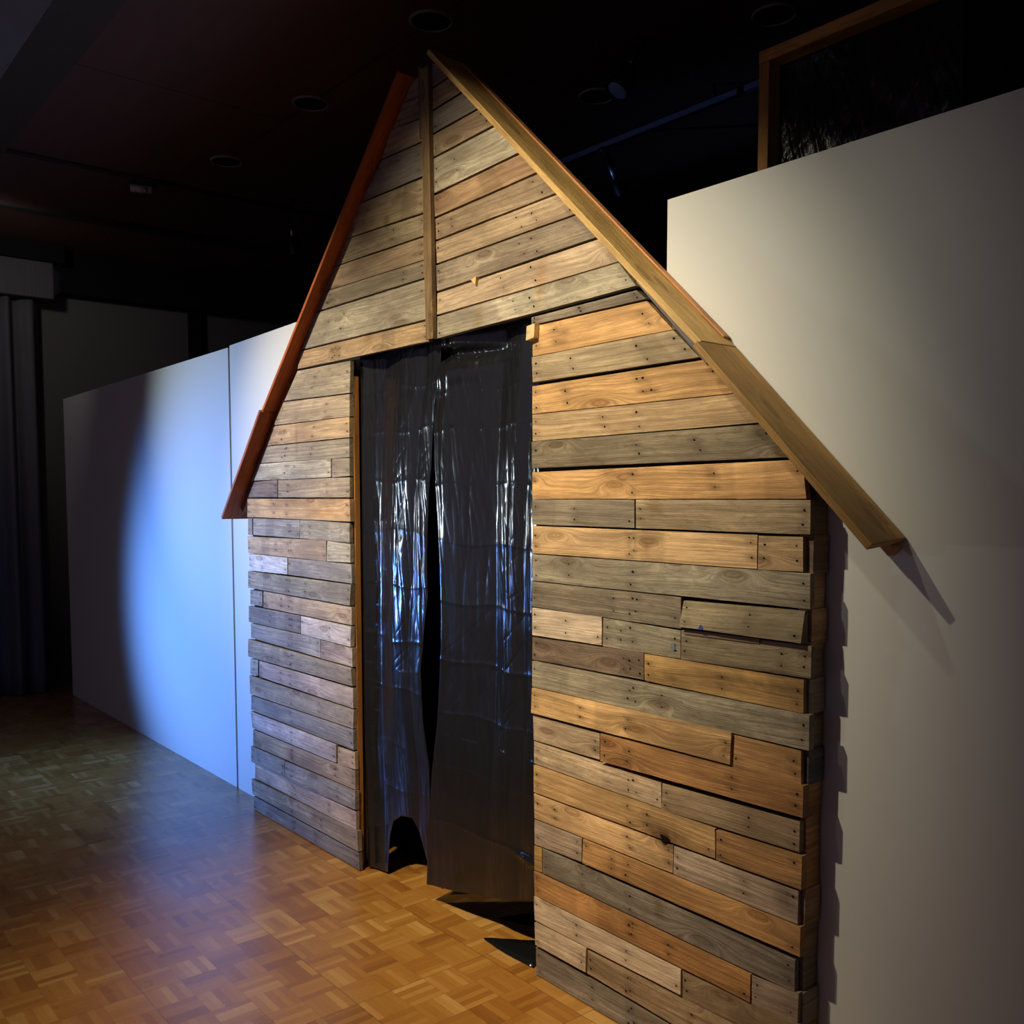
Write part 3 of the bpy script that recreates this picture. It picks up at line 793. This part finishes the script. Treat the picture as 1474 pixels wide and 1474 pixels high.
# grey trim strip under the right slope, chip of wood by the door, splinter in the gable
pm = PlankMesh(91)
pm.plank((-1.886, 2.204), (-1.868, 2.212), (-1.618, 1.962), (-1.634, 1.950), (140, 134, 132), 8, face, nails=False, vdir=True)
pm.build('edge_strip', hut, origin=ORI)['label'] = 'thin grey strip under the right roof board'
fl = [(-2.352, FY - 0.020, 2.098), (-2.312, FY - 0.020, 2.104), (-2.308, FY - 0.020, 2.148), (-2.348, FY - 0.020, 2.144)]
lumber('wood_block', hut, fl, [(p[0], FY + 0.012, p[2]) for p in fl], (1, 0, 0), (232, 204, 150))['label'] = 'small pale wood block at the top right of the doorway'
fl = [(-2.652, FY - 0.012, 2.343), (-2.622, FY - 0.012, 2.349), (-2.630, FY - 0.010, 2.322)]
bm = bmesh.new(); prism(bm, fl, [(p[0], FY + 0.01, p[2]) for p in fl]); from_bm('splinter', bm, plain('pale_splinter', (226, 186, 120)), hut).location = -ORI

def blot(name, x, z, h, rx, rz, mat, n=18, seed=0):
    bm = bmesh.new()
    f = []; k = []
    for i in range(n):
        a = 2 * math.pi * i / n; r = 1 + 0.22 * math.sin(a * 3 + seed) + 0.12 * math.sin(a * 5 + seed * 2)
        f.append((x + rx * r * math.cos(a), FY - h, z + rz * r * math.sin(a))); k.append((f[-1][0], FY - h + 0.002, f[-1][2]))
    prism(bm, f, k)
    o = from_bm(name, bm, mat, hut); o.location = -ORI
    return o
blot('knot_hole', -1.759, 0.628, 0.0052, 0.016, 0.011, M_HOLE, seed=1)['label'] = 'dark open knot hole on the plank edge'
ink = plain('blue_ink', (66, 66, 160), 0.6)
blot('ink_mark', -1.628, 1.249, 0.020, 0.007, 0.006, ink, seed=3)['label'] = 'small blue ink dot'
ink2 = plain('faded_blue_ink', (112, 120, 128), 0.8)
blot('ink_mark', -1.739, 1.183, 0.0016, 0.008, 0.011, ink2, seed=5)['label'] = 'faded blue ink smudge'

# ---------------------------------------------------------------- black plastic curtains
def sstep(a, b, x):
    t = min(1, max(0, (x - a) / (b - a))); return t * t * (3 - 2 * t)
def lerp_table(tab, z):
    tab = sorted(tab)
    if z <= tab[0][0]: return tab[0][1]
    for (z0, x0), (z1, x1) in zip(tab, tab[1:]):
        if z <= z1:
            t = (z - z0) / (z1 - z0 + 1e-9); return x0 + (x1 - x0) * t
    return tab[-1][1]
def crumple(x, z, seed, k=1.0):
    a = 1 - abs(noise.noise(Vector((x * 14 + seed, z * 1.8, seed))))* 2
    b = 1 - abs(noise.noise(Vector((x * 34 + seed + z * 3, z * 4 + 5, seed)))) * 2
    c = noise.noise(Vector((x * 7, z * 7 + seed, 3)))
    d = 1 - abs(noise.noise(Vector((x * 9 - z * 9 + seed, z * 3 + 15, seed)))) * 2
    return k * (0.0050 * max(0, a) ** 3 + 0.0024 * max(0, b) ** 3 + 0.004 * c + 0.0010 * max(0, d) ** 10)

def fold_profile(knots, width, z, lean):
    """depth across a sheet from slope knots (s, slope); lean shifts the folds with height"""
    out = [0.0]; n = 200
    for i in range(n):
        s_ = (i + 0.5) / n - lean(z)
        s_ = min(0.999, max(0.001, s_))
        for (a, m0), (b_, m1) in zip(knots, knots[1:]):
            if a <= s_ <= b_:
                out.append(out[-1] + (m0 + (m1 - m0) * (s_ - a) / (b_ - a + 1e-9)) * width / n); break
    mean = sum(out) / len(out)
    tilt = (out[-1] - out[0])
    return [v - out[0] - tilt * i / (len(out) - 1) * 0.55 for i, v in enumerate(out)]
def prof_at(pr, s_):
    f = s_ * (len(pr) - 1); i = min(len(pr) - 2, int(f)); return pr[i] + (pr[i + 1] - pr[i]) * (f - i)
_pc = {}
def folded(key, knots, width, z, s_, lean):
    q = (key, round(z, 3))
    if q not in _pc: _pc[q] = fold_profile(knots, width, z, lean)
    return prof_at(_pc[q], s_)
KL = [(0.0, 0.24), (0.22, 0.24), (0.25, -0.24), (0.50, -0.22), (0.56, -0.06), (0.66, 0.06), (0.70, 0.26), (0.80, 0.24), (0.825, -0.30), (0.87, -0.22), (0.90, -0.05), (0.955, 0.05), (1.0, 0.3)]
KR = [(0.0, -0.3), (0.06, -0.24), (0.09, 0.20), (0.30, 0.24), (0.52, 0.20), (0.545, -0.25), (0.60, -0.22), (0.635, -0.06), (0.69, 0.06), (0.72, 0.26), (0.80, 0.24), (0.82, -0.28), (0.86, -0.2), (0.875, -0.05), (0.91, 0.05), (0.93, 0.26), (1.0, 0.22)]

def sheet(name, left, right, top, bottom, ybase, disp, nx, nz, label, cat):
    bm = bmesh.new()
    V = []
    for j in range(nz + 1):
        row = []
        for i in range(nx + 1):
            s_ = i / nx
            t = j / nz
            zt = top; zb = bottom(s_)
            z = zt + (zb - zt) * t
            x0, x1 = left(z), right(z)
            x = x0 + (x1 - x0) * s_
            dy, dx = disp(x, z, s_)
            row.append(bm.verts.new((x + dx, ybase + dy, z)))
        V.append(row)
    for j in range(nz):
        for i in range(nx):
            bm.faces.new((V[j][i], V[j][i + 1], V[j + 1][i + 1], V[j + 1][i]))
    org = Vector(((left(1) + right(1)) / 2, ybase, 0.0))
    for v in bm.verts: v.co -= org
    o = from_bm(name, bm, M_PLASTIC, None, True)
    o.location = org
    md = o.modifiers.new('thickness', 'SOLIDIFY'); md.thickness = 0.0012; md.offset = 1
    tag(o, label, cat)
    return o

CR_R = [1.98, 1.845, 1.64, 1.43, 1.21, 0.99, 0.79, 0.575, 0.36]
CR_L = [2.03, 1.86, 1.66, 1.46, 1.25, 1.02, 0.82, 0.58, 0.40]
LE = [(2.16, -2.898), (2.046, -2.91), (1.892, -2.945), (1.735, -2.948), (1.577, -2.934), (1.337, -2.916), (1.177, -2.91), (1.035, -2.91), (0.758, -2.935), (0.522, -2.978), (0.28, -3.007), (0.086, -3.017)]
RB = [(0.0, 0.080), (0.14, 0.092), (0.27, 0.106), (0.5, 0.140), (0.72, 0.172), (0.9, 0.22), (1.0, 0.225)]
def disp_r(x, z, s_):
    y = 1.0 * folded('r', KR, 0.60, z, s_, lambda z: 0.035 * math.sin(z * 3.0 + 1) + 0.05 * (z - 1.4)) - 0.004
    y *= 0.45 + 0.55 * sstep(0.25, 1.0, z)
    near = math.exp(-((s_ - 0.66 - 0.05 * (z - 1.4)) / 0.07) ** 2) + math.exp(-((s_ - 0.89 - 0.05 * (z - 1.4)) / 0.05) ** 2)
    # droop fold at the top left
    lf = sstep(0.75, 0.15, s_)
    y += 0.040 * lf * math.exp(-((z - 2.120 + 0.03 * s_) / 0.020) ** 2)
    y += -0.012 * lf * math.exp(-((z - 2.045) / 0.045) ** 2)
    for k, c in enumerate(CR_R):
        d = z - c - 0.006 * math.sin(x * 20 + k)
        y += -0.0013 * math.exp(-abs(d) / 0.007)
    y += crumple(x, z, 4.2, (0.30 + 0.8 * min(1, near)) * (1.0 if z > 0.7 else 0.4))
    # sharp handle-like pucker near the hem
    y += -0.012 * math.exp(-((z - 0.375 + 0.03 * s_) / 0.012) ** 2) * math.exp(-((s_ - 0.88) / 0.10) ** 2)
    y += -0.010 * math.exp(-(s_ / 0.03) ** 2)
    return y, 0.0
sheet('plastic_curtain', lambda z: lerp_table(LE, z), lambda z: -2.332, 2.185, lambda s_: lerp_table(RB, s_), FY + 0.050, disp_r, 150, 460,
      'black plastic sheet curtain hanging in the right half of the hut doorway', 'curtain')

RE = [(2.173, -2.905), (2.028, -2.918), (1.948, -2.955), (1.823, -2.984), (1.71, -2.995), (1.597, -3.015), (1.373, -3.027), (1.207, -3.024), (1.094, -3.049), (0.934, -3.075), (0.714, -3.072), (0.547, -3.050), (0.374, -3.058), (0.124, -3.070)]
LB = [(0.0, 0.008), (0.06, 0.008), (0.20, 0.010), (0.28, 0.012), (0.33, 0.17), (0.40, 0.245), (0.55, 0.285), (0.72, 0.295), (0.80, 0.262), (0.88, 0.205), (0.95, 0.15), (1.0, 0.118)]
def disp_l(x, z, s_):
    y = 1.0 * folded('l', KL, 0.46, z, s_, lambda z: 0.02 * math.sin(z * 3.5)) - 0.006
    y *= 0.35 + 0.65 * sstep(0.45, 1.05, z)
    near = math.exp(-((s_ - 0.61) / 0.08) ** 2) + math.exp(-((s_ - 0.92) / 0.06) ** 2)
    y += -0.012 * sstep(0.80, 0.84, s_) * sstep(1.7, 2.05, z)
    for k, c in enumerate(CR_L):
        d = z - c - 0.008 * math.sin(x * 17 + k * 2)
        y += -0.0013 * math.exp(-abs(d) / 0.007)
    y += crumple(x, z, 19.7, (0.30 + 0.8 * min(1, near)) * (1.0 if z > 0.9 else 0.4))
    y += 0.03 * sstep(0.9, 0.2, z) * s_
    y = y * sstep(0.0, 0.08, s_) - 0.012 * (1 - sstep(0.0, 0.08, s_))
    return y, 0.0
sheet('plastic_curtain', lambda z: -3.496 + 0.022 * sstep(0.7, 0.0, z), lambda z: lerp_table(RE, z), 2.185, lambda s_: lerp_table(LB, s_), FY + 0.062, disp_l, 150, 460,
      'black plastic sheet curtain in the left half of the hut doorway, hem hitched up', 'curtain')

# dark cloth closing the passage behind the doorway
bm = bmesh.new()
n_ = 90
top = []; botm = []
for i in range(n_ + 1):
    t = i / n_
    x = -3.80 + 1.75 * t
    y = 2.325 + 0.26 * sstep(0.3, 1.0, t) + 0.02 * math.sin(t * 50) + 0.012 * math.sin(t * 23 + 1)
    top.append(bm.verts.new((x, y, 2.45))); botm.append(bm.verts.new((x, y, 0.001)))
for i in range(n_): bm.faces.new((top[i], top[i + 1], botm[i + 1], botm[i]))
o = from_bm('backdrop_cloth', bm, M_BLACKCLOTH, None, True)
o.modifiers.new('thickness', 'SOLIDIFY').thickness = 0.003
tag(o, 'pitch-black cloth hanging to the floor behind the gap between the plastic curtains', 'cloth')

# scraps of black plastic on the floor inside the doorway
def scrap(pts, label, seed):
    bm = bmesh.new()
    n = 10
    # fan of strips between two polylines
    A, B = pts
    rowsv = []
    for i in range(n + 1):
        t = i / n
        a = Vector(A[0]).lerp(Vector(A[1]), t); b = Vector(B[0]).lerp(Vector(B[1]), t)
        r = []
        for k in range(5):
            p = a.lerp(b, k / 4)
            z = 0.003 + 0.006 * abs(noise.noise(Vector((p.x * 20 + seed, p.y * 20, 0)))) 
            bow = 0.014 * math.sin(math.pi * t) * (1 if k == 4 else -0.6 if k == 0 else 0)
            r.append(bm.verts.new((p.x, p.y + bow, z)))
        rowsv.append(r)
    for i in range(n):
        for k in range(4): bm.faces.new((rowsv[i][k], rowsv[i][k + 1], rowsv[i + 1][k + 1], rowsv[i + 1][k]))
    o = from_bm('plastic_scrap', bm, M_PLASTIC, None, True)
    o.modifiers.new('thickness', 'SOLIDIFY').thickness = 0.001
    return tag(o, label, 'plastic scrap')
scrap((((-2.637, 2.050, 0), (-2.36, 2.050, 0)), ((-2.634, 2.056, 0), (-2.45, 2.215, 0))), 'pointed black plastic scrap on the floor, the nearer one by the right door jamb', 3)
scrap((((-2.735, 2.195, 0), (-2.50, 2.300, 0)), ((-2.733, 2.200, 0), (-2.66, 2.40, 0))), 'black plastic scrap on the floor, the farther one under the right curtain', 8)

# ---------------------------------------------------------------- timber frame with plastic above the right partition
fr = empty('timber_frame', (-1.93, 2.67, 0.0))
tag(fr, 'pale timber frame filled with crinkled black plastic rising behind the white partition', 'timber frame')
LUM = (206, 152, 84)
def frame_board(name, x0, x1, z0, z1, y0=2.65, y1=2.715, long_axis=(1, 0, 0), c=LUM):
    fl = [(x0, y0, z0), (x1, y0, z0), (x1, y0, z1), (x0, y0, z1)]
    return lumber(name, fr, fl, [(p[0], y1, p[2]) for p in fl], long_axis, c)
frame_board('post', -1.944, -1.906, 0.0, 2.995, long_axis=(0, 0, 1))
frame_board('post', -1.29, -1.252, 0.0, 2.995, 2.716, 2.75, long_axis=(0, 0, 1), c=(26, 20, 16))
frame_board('top_beam', -1.946, -1.30, 2.997, 3.035)
bm = bmesh.new()
V = []
nx, nz = 120, 160
for j in range(nz + 1):
    r = []
    for i in range(nx + 1):
        x = -1.906 + (0.63) * i / nx; z = 1.9 + (2.997 - 1.9) * j / nz
        y = 2.712 + crumple(x * 1.4 + z * 0.5, z * 1.5, 44.0, 1.0) + 0.006 * math.sin(x * 9 + z * 6)
        e = min(i, nx - i, (nz - j)) / 12.0
        y = 2.712 + (y - 2.712) * min(1, e) - 0.0
        r.append(bm.verts.new((x, y, z)))
    V.append(r)
for j in range(nz):
    for i in range(nx): bm.faces.new((V[j][i], V[j][i + 1], V[j + 1][i + 1], V[j + 1][i]))
o = from_bm('plastic_sheet', bm, M_PLASTIC_CRINKLED, fr, True); o.location = -fr.location
o.modifiers.new('thickness', 'SOLIDIFY').thickness = 0.001

def drape(name, x0, x1, y0, z0, z1, amp, freq, mat, label, cat, axis='x', n=120):
    bm = bmesh.new(); A = []; rws = 14
    for j in range(rws + 1):
        r = []
        z = z0 + (z1 - z0) * j / rws
        for i in range(n + 1):
            t = i / n; u = x0 + (x1 - x0) * t
            a = amp * (0.75 + 0.35 * (1 - j / rws))
            d = a * math.sin(t * freq + 0.6 * math.sin(t * 9) + 0.15 * j / rws * math.sin(t * 31)) + a * 0.4 * math.sin(t * freq * 1.7 + 2)
            r.append(bm.verts.new((u, y0 + d, z) if axis == 'x' else (y0 + d, u, z)))
        A.append(r)
    for j in range(rws):
        for i in range(n): bm.faces.new((A[j][i], A[j][i + 1], A[j + 1][i + 1], A[j + 1][i]))
    o = from_bm(name, bm, mat, None, True)
    o.modifiers.new('thickness', 'SOLIDIFY').thickness = 0.004
    return tag(o, label, cat)
drape('black_drape', -1.29, -1.06, 2.67, 0.0, 3.4, 0.016, 24, M_BLACKCLOTH, 'black drape hanging beside the plastic-filled timber frame at upper right', 'drape')
drape('grey_drape', -1.04, -0.3, 2.74, 0.0, 3.4, 0.02, 40, fabric('slate_grey_cloth', (70, 78, 92)), 'slate grey drape at the far right edge above the white partition', 'drape')

# ---------------------------------------------------------------- stage curtain on the far left
drape('stage_curtain', -0.6, 2.02, -8.40, 0.004, 3.17, 0.045, 105, M_CURTAIN, 'tall grey pleated stage curtain at the far left end of the room', 'curtain', axis='y', n=420)
bm = bmesh.new(); box(bm, -8.50, -8.30, -0.6, 2.12, 3.175, 3.46, 0.01)
tag(from_bm('curtain_pelmet', bm, M_CURTAIN), 'grey box pelmet above the pleated stage curtain', 'pelmet')

# ---------------------------------------------------------------- ceiling fixtures
def downlight(x, y, label):
    t = empty('recessed_downlight', (x, y, CH))
    tag(t, label, 'downlight', 'recessed downlights')
    bm = bmesh.new()
    lathe(bm, (0, 0, 0), (0, 0, -1), [(0.0, 0.094), (0.006, 0.093), (0.009, 0.088), (0.009, 0.083), (0.004, 0.081)], 48)
    from_bm('trim_ring', bm, M_RING, t, True)
    bm = bmesh.new()
    rg = lathe(bm, (0, 0, 0), (0, 0, -1), [(0.004, 0.0812), (0.003, 0.07), (0.0015, 0.05), (0.001, 0.03)], 48)
    bm.faces.new(rg[-1])
    from_bm('baffle', bm, flat_dark('black_baffle', (7, 7, 9)), t, True)
downlight(-3.417, 2.39, 'recessed round downlight in the ceiling nearest the hut ridge')
downlight(-4.502, 2.40, 'recessed round downlight left of the hut ridge, middle of its row of three')
downlight(-5.581, 2.41, 'recessed round downlight farthest left in its row of three')
downlight(-2.467, 3.46, 'faint recessed downlight at the top right of the ceiling, near the timber frame')
downlight(-3.509, 3.46, 'recessed downlight just behind the spotlight right of the ridge')

# small bright fitting
t = empty('ceiling_fixture', (-6.332, 2.167, CH)); tag(t, 'small pale oblong ceiling fitting at the upper left, beyond the downlights', 'ceiling fitting')
bm = bmesh.new(); lathe(bm, (0, 0, 0), (0, 0, -1), [(0.0, 0.092), (0.008, 0.088), (0.012, 0.06), (0.012, 0.0001)], 40); from_bm('base_plate', bm, M_BLACKMETAL, t, True)
bm = bmesh.new(); box(bm, -0.075, 0.06, -0.028, 0.03, -0.05, -0.012, 0.012)
o = from_bm('cover', bm, M_WHITEPLASTIC, t, True); o.rotation_euler = (0, 0, math.radians(70))
bm = bmesh.new(); lathe(bm, (0.03, 0.0, -0.045), (0.35, -0.2, -1), [(-0.01, 0.02), (0.008, 0.02), (0.012, 0.012), (0.013, 0.0001)], 20); from_bm('lens', bm, M_LENS, t, True)

# light track with its heads
tr = empty('light_track', (-3.9, 3.80, 3.53)); tag(tr, 'long black lighting track under the ceiling behind the right roof slope', 'light track')
bm = bmesh.new(); box(bm, -2.9 , 1.0, -0.018, 0.018, -0.03, -0.002, 0.003); from_bm('rail', bm, M_DUCT, tr)
bm = bmesh.new(); box(bm, -2.9, 1.0, -0.010, 0.010, -0.034, -0.0295); from_bm('conductor_slot', bm, M_BLACKMETAL, tr)
for xx in (-2.2, -0.6, 0.85):
    bm = bmesh.new(); tube(bm, (xx, 0, -0.003), (xx, 0, 0.07), 0.006); from_bm('hanger_rod', bm, M_BLACKMETAL, tr, True)
tr2 = empty('light_track', (-2.82, 3.80, 3.53)); tag(tr2, 'short black track piece ending beside the timber frame post', 'light track')
bm = bmesh.new(); box(bm, -0.04, 0.6, -0.018, 0.018, -0.03, -0.002, 0.003); from_bm('rail', bm, M_DUCT, tr2)
bm = bmesh.new(); tube(bm, (0.2, 0, -0.003), (0.2, 0, 0.07), 0.006); from_bm('hanger_rod', bm, M_BLACKMETAL, tr2, True)

def spotlight(base, stem_top, stem_bot, head_dir, label, hr=0.056, hl=0.14):
    base = Vector(base)
    t = empty('track_spotlight', base); tag(t, label, 'spotlight', 'track spotlights')
    st = Vector(stem_top) - base; sb = Vector(stem_bot) - base; hd = Vector(head_dir).normalized()
    bm = bmesh.new(); tube(bm, (0, 0, 0), (0, 0, -0.025), 0.028); tube(bm, (0, 0, -0.02), st, 0.006); from_bm('mount', bm, M_BLACKMETAL, t, True)
    bm = bmesh.new(); tube(bm, st, sb, 0.0165, 0.0165, 24); from_bm('stem', bm, M_STEEL, t, True)
    c = sb + Vector((0, 0, -0.012)) + hd * 0.03
    bm = bmesh.new()
    rg = lathe(bm, c, hd, [(-hl * 0.45, 0.012), (-hl * 0.42, hr * 0.72), (-hl * 0.1, hr * 0.85), (hl * 0.25, hr), (hl * 0.5, hr), (hl * 0.5, hr * 0.88), (hl * 0.44, hr * 0.86)], 40)
    bm.faces.new(rg[0][::-1])
    from_bm('lamp_head', bm, M_BLACKMETAL, t, True)
    bm = bmesh.new()
    rg = lathe(bm, c, hd, [(hl * 0.43, hr * 0.865), (hl * 0.47, hr * 0.6), (hl * 0.49, hr * 0.3), (hl * 0.495, 0.0005)], 40)
    from_bm('lens', bm, M_LENS, t, True)
    return t
spotlight((-2.975, 3.20, 3.6), (-2.982, 3.188, 3.565), (-3.006, 3.150, 3.462), (-0.10, -0.42, -0.62), 'black spotlight with a pale lens aimed down, high right of the hut ridge')
spotlight((-3.80, 3.80, 3.50), (-3.79, 3.80, 3.475), (-3.70, 3.80, 3.30), (0.35, 0.35, -0.8), 'dim track spotlight with a steel stem behind the right roof slope', 0.04, 0.12)
spotlight((-6.03, 3.05, 3.6), (-6.03, 3.05, 3.475), (-6.006, 3.055, 3.33), (0.0, 0.25, -1.0), 'black spotlight with a steel stem left of the hut roof', 0.055, 0.15)
